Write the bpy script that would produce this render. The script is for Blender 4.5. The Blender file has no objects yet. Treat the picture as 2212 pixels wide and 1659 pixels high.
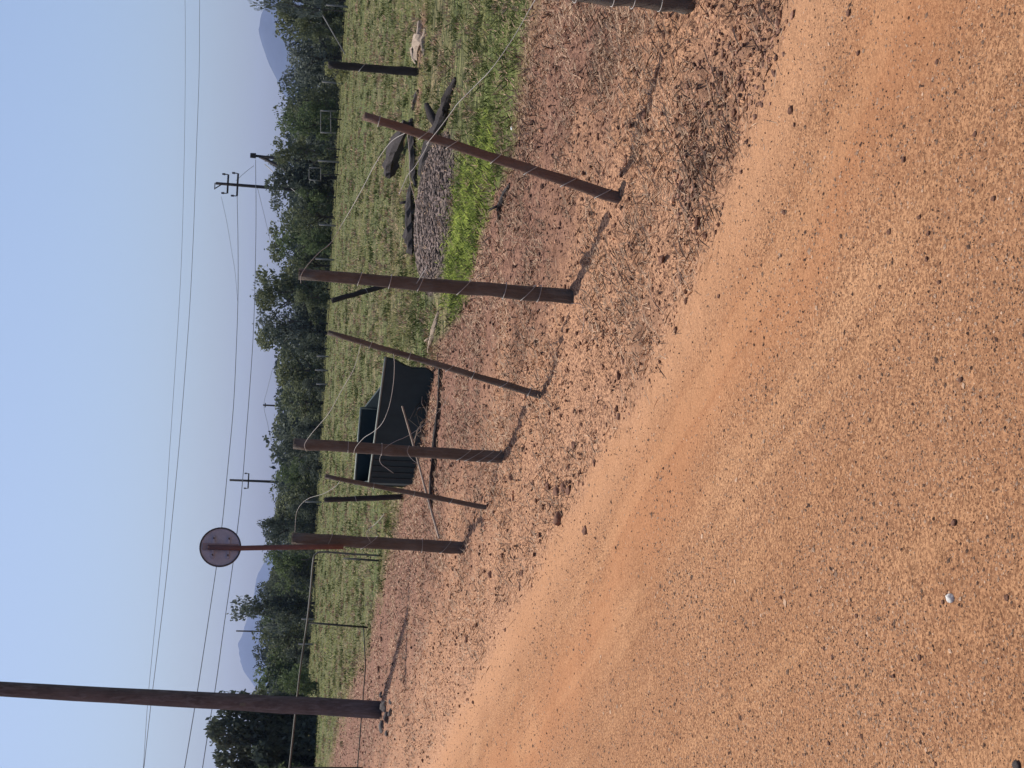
import bpy, bmesh, math, random
import numpy as np
from mathutils import Vector, Matrix

rnd = random.Random(11)
rng = np.random.default_rng(7)
R = math.radians
scene = bpy.context.scene
C = scene.collection

# ------------------------------------------------------------------ camera
# the photograph was taken in portrait and is shown lying on its side: world up points to image left
EYE = 1.5
FPX, W, H = 2600.0, 2212.0, 1659.0            # focal length and frame, in pixels of a 2212 x 1659 view
PITCH = math.atan(446.0 / FPX)
ROLL = R(3.1)
fwd = Vector((0, math.cos(PITCH), -math.sin(PITCH)))
r0 = Vector((1, 0, 0)); u0 = r0.cross(fwd)
right = r0 * math.cos(ROLL) + u0 * math.sin(ROLL)
up = u0 * math.cos(ROLL) - r0 * math.sin(ROLL)
cam_d = bpy.data.cameras.new('camera'); cam = bpy.data.objects.new('camera', cam_d); C.objects.link(cam)
cam_d.sensor_width = 36; cam_d.sensor_fit = 'HORIZONTAL'; cam_d.lens = 36 * FPX / W
cam_d.clip_start = 0.05; cam_d.clip_end = 30000
m = Matrix((-up, right, -fwd)).transposed().to_4x4()
m.translation = Vector((0, 0, EYE)); cam.matrix_world = m
scene.camera = cam

# ------------------------------------------------------------------ light
SUN_TO = Vector((-0.22, 0.44, 1.0)).normalized()      # towards the sun
sun_el = math.asin(SUN_TO.z); sun_az = math.atan2(SUN_TO.x, SUN_TO.y)
world = bpy.data.worlds.new('World'); scene.world = world; world.use_nodes = True
wn = world.node_tree; bg = wn.nodes['Background']
sky = wn.nodes.new('ShaderNodeTexSky'); sky.sky_type = 'NISHITA'; sky.sun_disc = False
sky.sun_elevation = sun_el; sky.sun_rotation = sun_az
sky.air_density = 1.0; sky.dust_density = 3.8; sky.ozone_density = 6.0; sky.altitude = 200
wn.links.new(sky.outputs[0], bg.inputs[0]); bg.inputs[1].default_value = 0.132
sl = bpy.data.lights.new('sun', 'SUN'); sl.energy = 5.0; sl.angle = R(0.53); sl.color = (1.0, 0.95, 0.87)
so = bpy.data.objects.new('sun', sl); C.objects.link(so)
so.rotation_euler = (-SUN_TO).to_track_quat('-Z', 'Y').to_euler()
so.location = (0, 0, 30)
vs = scene.view_settings
vs.view_transform = 'Standard'; vs.look = 'None'; vs.gamma = 1; vs.exposure = 0.06; vs.use_curve_mapping = False
scene.cycles.max_bounces = 6; scene.cycles.volume_bounces = 0

# ------------------------------------------------------------------ pixel -> place
def ray(px, py):
    return (fwd * FPX + right * (H / 2 - py) - up * (px - W / 2)).normalized()
def gp(px, py, z=0.0):
    d = ray(px, py); t = (z - EYE) / d.z
    return Vector((d.x * t, d.y * t, z))
def at(px, py, Y):
    d = ray(px, py); t = Y / d.y
    return Vector((d.x * t, Y, EYE + d.z * t))

# ------------------------------------------------------------------ noise and ground shape
def _hash(ix, iy, seed):
    h = (ix.astype(np.int64) * 374761393 + iy.astype(np.int64) * 668265263 + seed * 974634777) & 0xffffffff
    h = ((h ^ (h >> 13)) * 1274126177) & 0xffffffff
    h = (h ^ (h >> 16)) & 0xffffffff
    return h / 4294967295.0
def vnoise(x, y, seed=0):
    xi = np.floor(x); yi = np.floor(y); fx = x - xi; fy = y - yi
    fx = fx * fx * (3 - 2 * fx); fy = fy * fy * (3 - 2 * fy)
    a = _hash(xi, yi, seed); b = _hash(xi + 1, yi, seed); c = _hash(xi, yi + 1, seed); d = _hash(xi + 1, yi + 1, seed)
    return (a + (b - a) * fx) * (1 - fy) + (c + (d - c) * fx) * fy
def fbm(x, y, seed=0, n=4):
    s = 0; a = 0.5; t = 0
    for i in range(n):
        s = s + a * vnoise(x * 2 ** i + 17 * i, y * 2 ** i - 9 * i, seed + i); t += a; a *= 0.55
    return s / t
def sstep(a, b, x):
    t = np.clip((x - a) / (b - a), 0, 1); return t * t * (3 - 2 * t)

def edge(pts):
    w = sorted([(gp(a, b).x, gp(a, b).y) for a, b in pts])
    xs = [w[0][0] - 40] + [p[0] for p in w] + [w[-1][0] + 40]
    s0 = (w[3][1] - w[0][1]) / (w[3][0] - w[0][0]); s1 = (w[-1][1] - w[-4][1]) / (w[-1][0] - w[-4][0])
    ys = [w[0][1] - 40 * s0] + [p[1] for p in w] + [w[-1][1] + 40 * s1]
    return lambda x: np.interp(x, xs, ys)
road_edge = edge([(1725, 0), (1690, 130), (1650, 260), (1590, 420), (1530, 560), (1470, 690), (1400, 820), (1310, 980),
                  (1230, 1130), (1110, 1350), (1010, 1520), (940, 1659)])
grass_edge = edge([(1150, 0), (1130, 150), (1115, 300), (1095, 380), (1072, 420), (1050, 480), (1030, 560), (1008, 640),
                   (985, 690), (945, 740), (915, 850), (885, 1000), (862, 1120), (848, 1200), (815, 1300), (798, 1390), (762, 1480), (735, 1560), (712, 1659)])
FEET = [gp(*q) for q in ((1492, -4), (1340, 429), (1238, 640), (1180, 854), (1096, 988), (1056, 1097), (1002, 1183))]
BARE1 = gp(912, 85); BARE2 = gp(905, 215); LIT = [(gp(1525, 265), .34), (gp(1650, 75), .30), (gp(1500, 380), .22), (gp(1160, 90), .5), (gp(1390, 740), .22)]
ASH = gp(950, 462); LUSH0 = gp(1000, 500); LUSH1 = gp(1075, 250)

def masks(x, y):
    jit = (fbm(x * 1.3, y * 1.3, 3) - .5) * 1.1 + (fbm(x * 7, y * 7, 5) - .5) * 0.5
    dist = np.hypot(x, y)
    er = road_edge(x); eg = grass_edge(x)
    road = 1 - sstep(-0.25, 0.25, (y - er) + jit * 0.5)
    band = np.exp(-((y - er + 0.16 + jit * .25) / (0.17 + 0.035 * dist)) ** 2)
    bare = np.maximum(np.exp(-(((x - BARE1.x) / .55) ** 2 + ((y - BARE1.y) / .8) ** 2) ** 2), np.exp(-(((x - BARE2.x) / .35) ** 2 + ((y - BARE2.y) / .6) ** 2) ** 2))
    grass = (1 - .75 * bare) * sstep(-0.5, 0.5, (y - eg) * (9 / np.maximum(9, eg)) + jit * .9)
    mauve = sstep(.06, .55, (y - er) / np.maximum(eg - er, .3) - .08 + jit * .45)
    ash = 1 - sstep(0.75, 1.15, np.hypot((x - ASH.x) / 1.0, (y - ASH.y - .2) / 1.9) + jit * .3)
    lush = .85 * (1 - sstep(0.35, 1.35, np.hypot((x - LUSH0.x) / 0.85, (y - LUSH0.y) / 1.6) + jit * .4)) * grass
    lush = np.maximum(lush, .5 * grass * (1 - sstep(0.4, 1.4, np.hypot((x - LUSH1.x) / 1.0, (y - LUSH1.y) / 1.3) + jit * .5)))
    return road, band, grass, mauve, ash, lush

def extras(x, y):
    jit = (fbm(x * 1.7, y * 1.7, 13) - .5); dist = np.hypot(x, y)
    rut = np.exp(-(((y - road_edge(x)) / np.maximum(1.0, dist * .22) + 1.0 + jit) / .42) ** 2) * .85
    lit = np.zeros_like(x)
    for p, q in LIT: lit = np.maximum(lit, np.exp(-(np.hypot(x - p.x, (y - p.y) * .8) / (q * (1 + 1.2 * jit))) ** 4))
    lit = lit * sstep(.3, .6, fbm(x * 9, y * 9, 17))
    w = y - road_edge(x); st = fbm(w * 3.6 + jit * .6, x * .16 + 3, 19, 4) * .62 + .38 * fbm(x * 1.3, y * 1.3, 29, 3)
    st = np.clip((st - .5) * 1.9 + .5, 0, 1)
    return rut * .7, lit, st
def height(x, y):
    x = np.asarray(x, float); y = np.asarray(y, float)
    road, band, grass, mauve, ash, lush = masks(x, y)
    dist = np.hypot(x, y)
    fade = 1 / (1 + (dist / 25) ** 2)
    soil = (1 - road) * (1 - grass)
    z = (fbm(x * .35, y * .35, 21) - .5) * 0.05 * np.minimum(1, dist / 4)
    z = z + band * 0.018 * fade
    z = z + (fbm(x * 5, y * 5, 31, 4) - .5) * (0.012 * road + 0.036 * soil + .035 * grass) * fade
    z = z + (fbm(x * 22, y * 22, 41, 3) - .5) * (0.008 * road + 0.040 * soil * (1 - .75 * band) + .015 * grass) * fade
    c = np.clip(fbm(x * 14, y * 14, 51, 2) - .58, 0, 1)
    z = z + c * 0.12 * soil * (1 - .8 * band) * fade
    for p in FEET: z = z + .018 * np.exp(-((x - p.x) ** 2 + (y - p.y) ** 2) / .11 ** 2) * (.5 + fbm(x * 12, y * 12, 61, 2))
    z = z + ash * 0.24 * np.clip(1 - np.hypot((x - ASH.x) / 1.1, (y - ASH.y - .2) / 2.0) ** 2, 0, 1)
    return z
def hz(x, y): return float(height(np.array([x]), np.array([y]))[0])
def on(v): return Vector((v.x, v.y, hz(v.x, v.y)))

# ------------------------------------------------------------------ materials
MATS = {}
class NT:
    def __init__(s, name):
        s.m = bpy.data.materials.new(name); s.m.use_nodes = True; s.t = s.m.node_tree
        s.b = s.t.nodes['Principled BSDF']; s.b.inputs['Roughness'].default_value = .85
        s.b.inputs['Specular IOR Level'].default_value = .2; MATS[name] = s.m
        s.co = s.n('ShaderNodeTexCoord').outputs['Object']
    def n(s, t, **k):
        o = s.t.nodes.new(t)
        for a, v in k.items(): setattr(o, a, v)
        return o
    def l(s, a, b): s.t.links.new(a, b)
    def noise(s, scale, detail=4, rough=.6, vec=None, stretch=None):
        o = s.n('ShaderNodeTexNoise'); o.inputs['Scale'].default_value = scale; o.inputs['Detail'].default_value = detail
        o.inputs['Roughness'].default_value = rough
        v = vec or s.co
        if stretch:
            mp = s.n('ShaderNodeMapping'); mp.inputs['Scale'].default_value = stretch; s.l(v, mp.inputs[0]); v = mp.outputs[0]
        s.l(v, o.inputs['Vector']); return o.outputs['Fac']
    def ramp(s, fac, stops):
        o = s.n('ShaderNodeValToRGB'); e = o.color_ramp.elements
        while len(e) < len(stops): e.new(.5)
        for k, (p, c) in zip(e, stops): k.position = p; k.color = (*c, 1) if len(c) == 3 else c
        s.l(fac, o.inputs[0]); return o.outputs[0]
    def mix(s, f, a, b, blend='MIX'):
        o = s.n('ShaderNodeMix', data_type='RGBA', blend_type=blend)
        for v, i in ((f, 0), (a, 6), (b, 7)):
            if hasattr(v, 'links'): s.l(v, o.inputs[i])
            elif i == 0: o.inputs[0].default_value = v
            else: o.inputs[i].default_value = (*v, 1)
        return o.outputs[2]
    def attr(s, name): 
        o = s.n('ShaderNodeAttribute'); o.attribute_name = name; return o.outputs['Fac']
    def bump(s, h, strength, dist):
        o = s.n('ShaderNodeBump'); o.inputs['Strength'].default_value = strength; o.inputs['Distance'].default_value = dist
        s.l(h, o.inputs['Height']); s.l(o.outputs[0], s.b.inputs['Normal'])
    def col(s, c):
        if hasattr(c, 'links'): s.l(c, s.b.inputs['Base Color'])
        else: s.b.inputs['Base Color'].default_value = (*c, 1)

g = NT('earth')
n6 = g.noise(38, 4, .7, stretch=(.6, 1, 1)); n1 = g.noise(0.9, 5, .6); n2 = g.noise(9, 5, .65); n3 = g.noise(70, 4, .7); n4 = g.noise(2.6, 4, .6); n5 = g.noise(120, 3, .75)
road_c = g.mix(n2, (.37, .178, .083), (.52, .27, .137))
road_c = g.mix(g.ramp(n1, [(.35, (0, 0, 0)), (.7, (1, 1, 1))]), road_c, (.57, .31, .163))
road_c = g.mix(g.ramp(n5, [(.48, (0, 0, 0)), (.58, (.95, .95, .95))]), road_c, (.145, .066, .034))
road_c = g.mix(g.ramp(n3, [(.48, (0, 0, 0)), (.60, (.75, .75, .75))]), road_c, (.22, .10, .05))
road_c = g.mix(g.attr('rut'), road_c, g.mix(n5, (.36, .155, .068), (.48, .22, .105)))
road_c = g.mix(g.ramp(g.attr('streak'), [(.46, (0, 0, 0)), (.66, (.26, .26, .26))]), road_c, g.mix(n5, (.30, .145, .075), (.44, .22, .115)))
road_c = g.mix(g.ramp(g.attr('streak'), [(.28, (.18, .18, .18)), (.44, (0, 0, 0))]), road_c, (.62, .34, .175))
band_c = g.mix(g.attr('streak'), (.60, .33, .185), (.52, .27, .14))
soil_c = g.mix(n2, (.42, .22, .122), (.60, .34, .20))
soil_c = g.mix(g.ramp(n3, [(.45, (0, 0, 0)), (.57, (.9, .9, .9))]), soil_c, (.13, .062, .040))
mauve_c = g.mix(n2, (.19, .10, .066), (.34, .185, .123))
mauve_c = g.mix(g.ramp(n6, [(.45, (0, 0, 0)), (.58, (.85, .85, .85))]), mauve_c, (.095, .045, .033))  # dark speckle paints small shadows among the clods into the mauve soil
gn = g.noise(6, 6, .7, stretch=(.45, 1.0, 1)); gn2 = g.noise(0.35, 5, .65, stretch=(.5, 1, 1)); gn3 = g.noise(9, 5, .75, stretch=(.4, 1, 1))
grass_c = g.mix(gn, (.095, .115, .036), (.20, .22, .080))
grass_c = g.mix(g.ramp(gn2, [(.42, (0, 0, 0)), (.62, (1, 1, 1))]), grass_c, g.mix(gn, (.15, .125, .055), (.30, .235, .125)))
grass_c = g.mix(g.ramp(gn3, [(.44, (0, 0, 0)), (.54, (.92, .92, .92))]), grass_c, (.026, .032, .013))
lush_c = g.mix(gn3, (.075, .10, .022), (.18, .22, .05))
ash_c = g.mix(n3, (.10, .075, .065), (.26, .19, .17))
c = g.mix(g.attr('mauve'), soil_c, mauve_c)
c = g.mix(g.attr('litter'), c, g.mix(n3, (.16, .088, .058), (.42, .23, .14)))
c = g.mix(g.attr('road'), c, road_c)
bf = g.n('ShaderNodeMath', operation='MULTIPLY'); g.l(g.attr('band'), bf.inputs[0]); bf.inputs[1].default_value = .5
c = g.mix(bf.outputs[0], c, band_c)
c = g.mix(g.attr('grass'), c, grass_c)
c = g.mix(g.attr('lush'), c, lush_c)
c = g.mix(g.attr('ash'), c, ash_c)
g.col(c); g.b.inputs['Roughness'].default_value = .95; g.b.inputs['Specular IOR Level'].default_value = .1
bh = g.n('ShaderNodeMath', operation='ADD'); g.l(g.noise(55, 6, .75), bh.inputs[0]); g.l(g.noise(16, 4, .6), bh.inputs[1])
g.bump(bh.outputs[0], .9, .015)

def tinted(name, c0, c1, rough=.9, bump=None, trans=0.0):
    t = NT(name); a = t.attr('tint'); nn = t.noise(60, 3)
    t.col(t.mix(nn, t.mix(a, c0, c1), t.mix(a, tuple(v * .8 for v in c0), tuple(v * .8 for v in c1))))
    t.b.inputs['Roughness'].default_value = rough
    if bump: t.bump(t.noise(bump[0], 5), bump[1], bump[2])
    if trans:
        out = t.t.nodes['Material Output']; tr = t.n('ShaderNodeBsdfTranslucent'); ms = t.n('ShaderNodeMixShader')
        t.l(t.mix(a, c0, c1), tr.inputs[0]); ms.inputs[0].default_value = trans
        t.l(t.b.outputs[0], ms.inputs[1]); t.l(tr.outputs[0], ms.inputs[2]); t.l(ms.outputs[0], out.inputs[0])
    return t.m
tinted('pebble', (.07, .036, .024), (.62, .40, .26), .9)
tinted('clod', (.11, .05, .032), (.62, .34, .20), .95)
tinted('dark_clod', (.06, .030, .023), (.44, .24, .16), .95)
tinted('ash_rubble', (.04, .031, .027), (.30, .225, .19), .95)
tinted('straw', (.06, .032, .022), (.60, .40, .26), .9)
tinted('grass_blade', (.052, .070, .019), (.46, .43, .17), .8, trans=.3)
tinted('lush_blade', (.065, .10, .018), (.48, .54, .13), .7, trans=.45)
for nm, a, b in (('leaf_olive', (.050, .070, .042), (.20, .215, .115)), ('leaf_dark', (.034, .046, .044), (.12, .14, .10)),
                 ('leaf_blue', (.062, .082, .078), (.19, .21, .17)), ('leaf_dry', (.12, .13, .055), (.34, .33, .14)), ('leaf_mid', (.050, .078, .040), (.175, .22, .095))):
    tinted(nm, a, b, .75, trans=.3)

def wood(name, dark, light, grain=(14, 14, 1.2), sc=7, bump=.6, grey=None):
    t = NT(name)
    n = t.noise(sc, 6, .65, stretch=grain); n2 = t.noise(3, 4, .6); n3 = t.noise(sc * 4, 3, .6, stretch=grain)
    c = t.mix(n, dark, light)
    c = t.mix(t.ramp(n2, [(.4, (0, 0, 0)), (.75, (.55, .55, .55))]), c, tuple(v * .45 for v in dark))
    if grey: c = t.mix(t.ramp(t.noise(5, 5, .7, stretch=(3, 3, .8)), [(.48, (0, 0, 0)), (.66, (.75, .75, .75))]), c, grey)
    t.col(c); t.b.inputs['Roughness'].default_value = .85
    ad = t.n('ShaderNodeMath', operation='ADD'); t.l(n, ad.inputs[0]); t.l(n3, ad.inputs[1])
    t.bump(ad.outputs[0], bump, .008); return t.m
wood('post_wood', (.074, .056, .044), (.23, .178, .138), bump=1.0, grey=(.18, .165, .145))
wood('post_red', (.115, .071, .053), (.29, .185, .138), bump=1.0, grey=(.19, .155, .13))
wood('dark_wood', (.028, .024, .022), (.075, .062, .055))
wood('char_wood', (.022, .018, .018), (.10, .080, .074), bump=1.0)
wood('pale_wood', (.30, .22, .16), (.55, .43, .33))
wood('pole_wood', (.062, .054, .056), (.16, .138, .136), sc=4, bump=1.0, grey=(.16, .152, .16))
wood('far_post', (.17, .16, .15), (.32, .30, .28))
wood('bark', (.05, .042, .035), (.15, .125, .10))
def plain(name, c, rough=.6, metal=0, var=.25, sc=8, bump=0):
    t = NT(name); n = t.noise(sc, 5, .65)
    t.col(t.mix(n, tuple(v * (1 - var) for v in c), tuple(min(1, v * (1 + var)) for v in c)))
    t.b.inputs['Roughness'].default_value = rough; t.b.inputs['Metallic'].default_value = metal
    if bump: t.bump(n, bump, .01)
    return t.m
plain('wire_steel', (.36, .33, .30), .6, .1)
plain('cable', (.20, .22, .27), .7)
plain('tub_green', (.022, .034, .034), .75, 0, .5, 3, .4)
plain('tub_inside', (.020, .029, .034), .8, 0, .4, 3)
plain('tub_rim', (.26, .28, .24), .7, 0, .4, 12)
plain('tub_worn', (.030, .036, .034), .8, 0, .6, 6, .3)
plain('sign_back', (.31, .335, .42), .65, .1, .35, 14, .2)
plain('sign_rim', (.06, .06, .07), .7)
plain('sign_strap', (.22, .19, .21), .7, 0, .3, 12)
plain('rust_red', (.125, .070, .066), .8, 0, .35, 20, .3)
plain('pipe_grey', (.13, .125, .105), .6, .2)
plain('pipe_dark', (.05, .05, .042), .7)
plain('insulator', (.08, .07, .07), .4)
plain('white_stone', (.70, .66, .60), .8, 0, .2, 40, .5)
plain('stone_dark', (.19, .095, .062), .9, 0, .5, 3, .8)
plain('stone_grey', (.10, .085, .078), .9, 0, .4, 30, .8)
plain('hazed_rock', (.028, .042, .066), .95, 0, .6, .02, .5)  # mountain rock with the blue of distant haze put into its base colour
plain('white_litter', (.75, .76, .74), .6)

# ------------------------------------------------------------------ mesh helpers
def mesh_np(name, v, f, attrs=None, mat=None, smooth=False):
    v = np.ascontiguousarray(v, np.float32); f = np.ascontiguousarray(f, np.int32)
    me = bpy.data.meshes.new(name); nf, k = f.shape
    me.vertices.add(len(v)); me.vertices.foreach_set('co', v.ravel())
    me.loops.add(nf * k); me.loops.foreach_set('vertex_index', f.ravel())
    me.polygons.add(nf); me.polygons.foreach_set('loop_start', np.arange(0, nf * k, k, dtype=np.int32))
    me.polygons.foreach_set('loop_total', np.full(nf, k, np.int32))
    me.polygons.foreach_set('use_smooth', np.full(nf, smooth, bool))
    for a, d in (attrs or {}).items():
        at_ = me.attributes.new(a, 'FLOAT', 'POINT'); at_.data.foreach_set('value', np.ascontiguousarray(d, np.float32))
    me.update(calc_edges=True); me.validate()
    if mat: me.materials.append(MATS[mat])
    return me
def obj(name, me, parent=None):
    o = bpy.data.objects.new(name, me); C.objects.link(o)
    if parent: o.parent = parent
    return o
def tag(o, label, cat, group=None):
    o['label'] = label; o['category'] = cat
    if group: o['group'] = group
    return o
def thing(name, label, cat, loc=(0, 0, 0), group=None):
    o = bpy.data.objects.new(name, None); o.empty_display_size = .1; C.objects.link(o); o.location = loc
    return tag(o, label, cat, group)

def tube_data(pts, rad, n=8, rough=0, seed=0, cap=True):
    pts = [Vector(p) for p in pts]; k = len(pts)
    rad = rad if hasattr(rad, '__len__') else [rad] * k
    rr = random.Random(seed); V = []; F = []
    t0 = (pts[1] - pts[0]).normalized()
    ref = Vector((0, 0, 1)) if abs(t0.z) < .8 else Vector((1, 0, 0))
    a = t0.cross(ref).normalized()
    prof = [1 + rough * (rr.random() - .5) for _ in range(n)]
    for i, p in enumerate(pts):
        t = (pts[min(i + 1, k - 1)] - pts[max(i - 1, 0)]).normalized()
        a = (a - t * a.dot(t)).normalized(); b = t.cross(a)
        for j in range(n):
            th = 2 * math.pi * j / n; q = rad[i] * prof[j] * (1 + rough * (.4 if rough < .25 else .9) * (rr.random() - .5))
            V.append(p + (a * math.cos(th) + b * math.sin(th)) * q)
    for i in range(k - 1):
        for j in range(n):
            j2 = (j + 1) % n; F.append((i * n + j, i * n + j2, (i + 1) * n + j2, (i + 1) * n + j))
    if cap:
        F.append(tuple(range(n))[::-1]); F.append(tuple((k - 1) * n + j for j in range(n)))
    return V, F
def poly_mesh(name, V, F, mat, smooth=False):
    me = bpy.data.meshes.new(name); me.from_pydata([tuple(v) for v in V], [], F)
    bm = bmesh.new(); bm.from_mesh(me); bmesh.ops.recalc_face_normals(bm, faces=bm.faces); bm.to_mesh(me); bm.free()
    me.materials.append(MATS[mat])
    if smooth:
        for p in me.polygons: p.use_smooth = len(p.vertices) == 4
    return me
def tube(name, pts, rad, mat, parent=None, n=8, rough=0, seed=0, smooth=True, origin=None):
    o0 = Vector(origin) if origin is not None else Vector((0, 0, 0))
    V, F = tube_data([Vector(p) - o0 for p in pts], rad, n, rough, seed)
    return obj(name, poly_mesh(name, V, F, mat, smooth), parent)
def lerp_pts(a, b, n, wob=0, seed=0):
    rr = random.Random(seed); out = []
    for i in range(n + 1):
        t = i / n; p = Vector(a).lerp(Vector(b), t)
        if 0 < i < n: p += Vector([(rr.random() - .5) * wob for _ in range(3)])
        out.append(p)
    return out
def catmull(pts, k=6):
    pts = [Vector(p) for p in pts]; P = [pts[0] * 2 - pts[1]] + pts + [pts[-1] * 2 - pts[-2]]; out = []
    for i in range(1, len(P) - 2):
        a, b, c_, d = P[i - 1:i + 3]
        for j in range(k):
            t = j / k
            out.append(.5 * ((2 * b) + (c_ - a) * t + (2 * a - 5 * b + 4 * c_ - d) * t * t + (3 * b - 3 * c_ + d - a) * t ** 3))
    out.append(pts[-1]); return out
def box_data(cx, cy, cz, sx, sy, sz):
    V = [Vector((cx + sx * i / 2, cy + sy * j / 2, cz + sz * k / 2)) for i in (-1, 1) for j in (-1, 1) for k in (-1, 1)]
    F = [(0, 1, 3, 2), (4, 6, 7, 5), (0, 4, 5, 1), (2, 3, 7, 6), (0, 2, 6, 4), (1, 5, 7, 3)]
    return V, F
def join(*parts):
    V = []; F = []
    for v, f in parts:
        o = len(V); V += list(v); F += [tuple(i + o for i in q) for q in f]
    return V, F

# ------------------------------------------------------------------ ground, one sheet split where its surface changes
def geo(a, b, q):
    n = max(2, int(math.log(b / a) / math.log(q))); return list(np.geomspace(a, b, n, endpoint=False))
rr_ = [0.02] + geo(.1, 1.9, 1.12) + geo(1.9, 13, 1.0045) + geo(13, 40, 1.009) + geo(40, 130, 1.02) + geo(130, 8000, 1.12) + [8000]
aa_ = list(np.arange(-24, 24.01, .12)) + list(np.arange(26, 334, 4))
r_, a_ = np.meshgrid(np.array(rr_), np.radians(np.array(aa_)), indexing='ij')
gx = (r_ * np.sin(a_)).ravel(); gy = (r_ * np.cos(a_)).ravel(); gz = height(gx, gy)
nr, na = len(rr_), len(aa_)
ii, jj = np.meshgrid(np.arange(nr - 1), np.arange(na), indexing='ij'); j2 = (jj + 1) % na
fq = np.stack([ii * na + jj, ii * na + j2, (ii + 1) * na + j2, (ii + 1) * na + jj], -1).reshape(-1, 4)[:, ::-1]
mk = masks(gx, gy) + extras(gx, gy); gv = np.stack([gx, gy, gz], 1)
fx = gx[fq].mean(1); fy = gy[fq].mean(1); fm = masks(fx, fy)
zone = np.where(fm[0] > .5, 0, np.where(fm[2] > .5, 2, 1))
for zi, nm in enumerate(('dirt_track', 'soil_verge', 'grass_field')):
    f = fq[zone == zi]; used, inv = np.unique(f, return_inverse=True)
    at_ = {k: mk[i][used] for i, k in enumerate(('road', 'band', 'grass', 'mauve', 'ash', 'lush', 'rut', 'litter', 'streak'))}
    o = obj(nm, mesh_np(nm, gv[used], inv.reshape(-1, 4), at_, 'earth', True)); o['kind'] = 'structure'

# ------------------------------------------------------------------ fence posts
def post(label, base, top, r_base, r_top, mat, wraps, seed, cat='fence post', n=12, name='fence_post', dY=0.0, group=None, sink=.12, wr=.0021):
    b = gp(*base); t = at(top[0], top[1], b.y + dY); b = on(b); b.z -= 0
    d = (t - b); L = d.length; dn = d.normalized()
    th = thing(name, label, cat, b, group)
    pts = lerp_pts(-dn * sink, t - b, 14, .16 * r_base, seed)
    rad = [r_base + (r_top - r_base) * i / 14 for i in range(15)]
    tube('shaft', pts, [q * (1 + .10 * (rnd.random() - .5)) for q in rad], mat, th, n, .22, seed)
    a = dn.orthogonal().normalized(); bb = dn.cross(a)
    for k, (f, tilt) in enumerate(wraps):
        r = (r_base + (r_top - r_base) * f) * 1.06 + .003; ring = []
        v = (dn * f * L); vx = Vector((1, 0, 0)); vx = (vx - dn * vx.dot(dn)).normalized(); vy = dn.cross(vx)
        for q in range(25):
            s = 2 * math.pi * q / 24 + .6
            ring.append(v + (vx * math.cos(s) + vy * math.sin(s)) * r + dn * (math.cos(s) * tilt * r + .006 * q / 24))
        tube('wire_wrap', ring, wr, 'wire_steel', th, 5)
    return b, t
PB = {}
PB['A'] = post('stout brown post foot where the rough verge widens beside the smooth track', (1492, -4), (1180, -34), .060, .055, 'post_wood',
     [(.17, .1), (.36, .0), (.52, .1), (.8, .2)], 1)
PB['B'] = post('red-brown stake tilted hard over in front of the charred log heap', (1340, 429), (786, 251), .031, .021, 'post_red',
     [(.06, -1.1), (.2, -1.1), (.35, -1.0), (.49, -.7), (.66, -.9), (.77, -.8), (.94, 0)], 2, 'fence stake', dY=-.05)
PB['C'] = post('tall upright brown post bound with wire, in front of the lush green grass', (1238, 640), (645, 592), .045, .032, 'post_wood',
     [(.12, -.2), (.16, -.9), (.25, -.2), (.40, -.9), (.56, -.4), (.67, -.2), (.78, -.3)], 3)
PB['D'] = post('thin leaning brown stake beside the open end of the dark green tub', (1180, 854), (708, 718), .025, .017, 'post_wood',
     [(.05, -.2), (.17, -.9), (.32, -.2), (.43, -.8), (.62, -.1), (.8, -.2)], 4, 'fence stake')
PB['E'] = post('upright brown post in front of the dark green tub, wire coiled at its foot', (1096, 988), (634, 958), .041, .037, 'post_wood',
     [(.03, -1.1), (.075, -1.4), (.13, -1.5), (.18, -1.2), (.58, 0), (.74, 0)], 5)
PB['F'] = post('thin tilted stake crossing the closed end of the dark green tub', (1056, 1097), (702, 1029), .021, .017, 'post_wood',
     [(.22, -.4), (.45, -.1), (.7, 0)], 6, 'fence stake')
PB['G'] = post('stout brown post that the round sign is fixed to', (1002, 1183), (630, 1163), .060, .052, 'post_wood',
     [(.10, -.8), (.24, .0), (.55, -1.2), (.78, -.4)], 7)
# posts out in the field
post('black weathered post standing alone in the grass near the bleached branches', (905, 156), (709, 140), .068, .055, 'dark_wood', [(.62, -.8)], 8, 'post', name='field_post', wr=.006)
post('slim dark post in the grass between the green tub and the round sign', (873, 1073), (700, 1080), .040, .034, 'dark_wood', [(.6, .2)], 9, 'post', name='field_post', wr=.004)
post('dark crooked post leaning over behind the tall wire-bound post', (868, 607), (716, 650), .050, .044, 'dark_wood', [(.5, .2)], 10, 'post', name='field_post', wr=.004)

# loose fence wire
def wire(label, pts, ys, r=.0017, group=None):
    P = []
    n = len(pts)
    for i, (px, py) in enumerate(pts):
        Y = np.interp(i / (n - 1), np.linspace(0, 1, len(ys)), ys); P.append(at(px, py, float(Y)))
    for p in P: p.z = max(p.z, hz(p.x, p.y) + .004)
    c0 = P[0].copy()
    o = tube('fence_wire', catmull(P, 6), r, 'wire_steel', None, 5, origin=c0); o.location = c0
    tag(o, label, 'wire', group); return o
yA, yB, yC, yD, yE, yF, yG = [PB[k][0].y for k in 'ABCDEFG']
wire('slack wire drooping from the top of the tall wire-bound post to the red-brown stake', [(650, 612), (650, 596), (664, 573), (690, 545), (715, 524), (738, 486), (765, 440), (790, 394), (812, 352), (845, 306), (882, 284)], [yC - .04, yC - .04, yB - .04])
wire('loose wire running from the red-brown stake over the grass to the stout post foot', [(921, 312), (950, 276), (976, 241), (990, 222), (1030, 182), (1064, 146), (1110, 80), (1150, 10), (1170, -22)], [yB - .03, yA])
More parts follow.
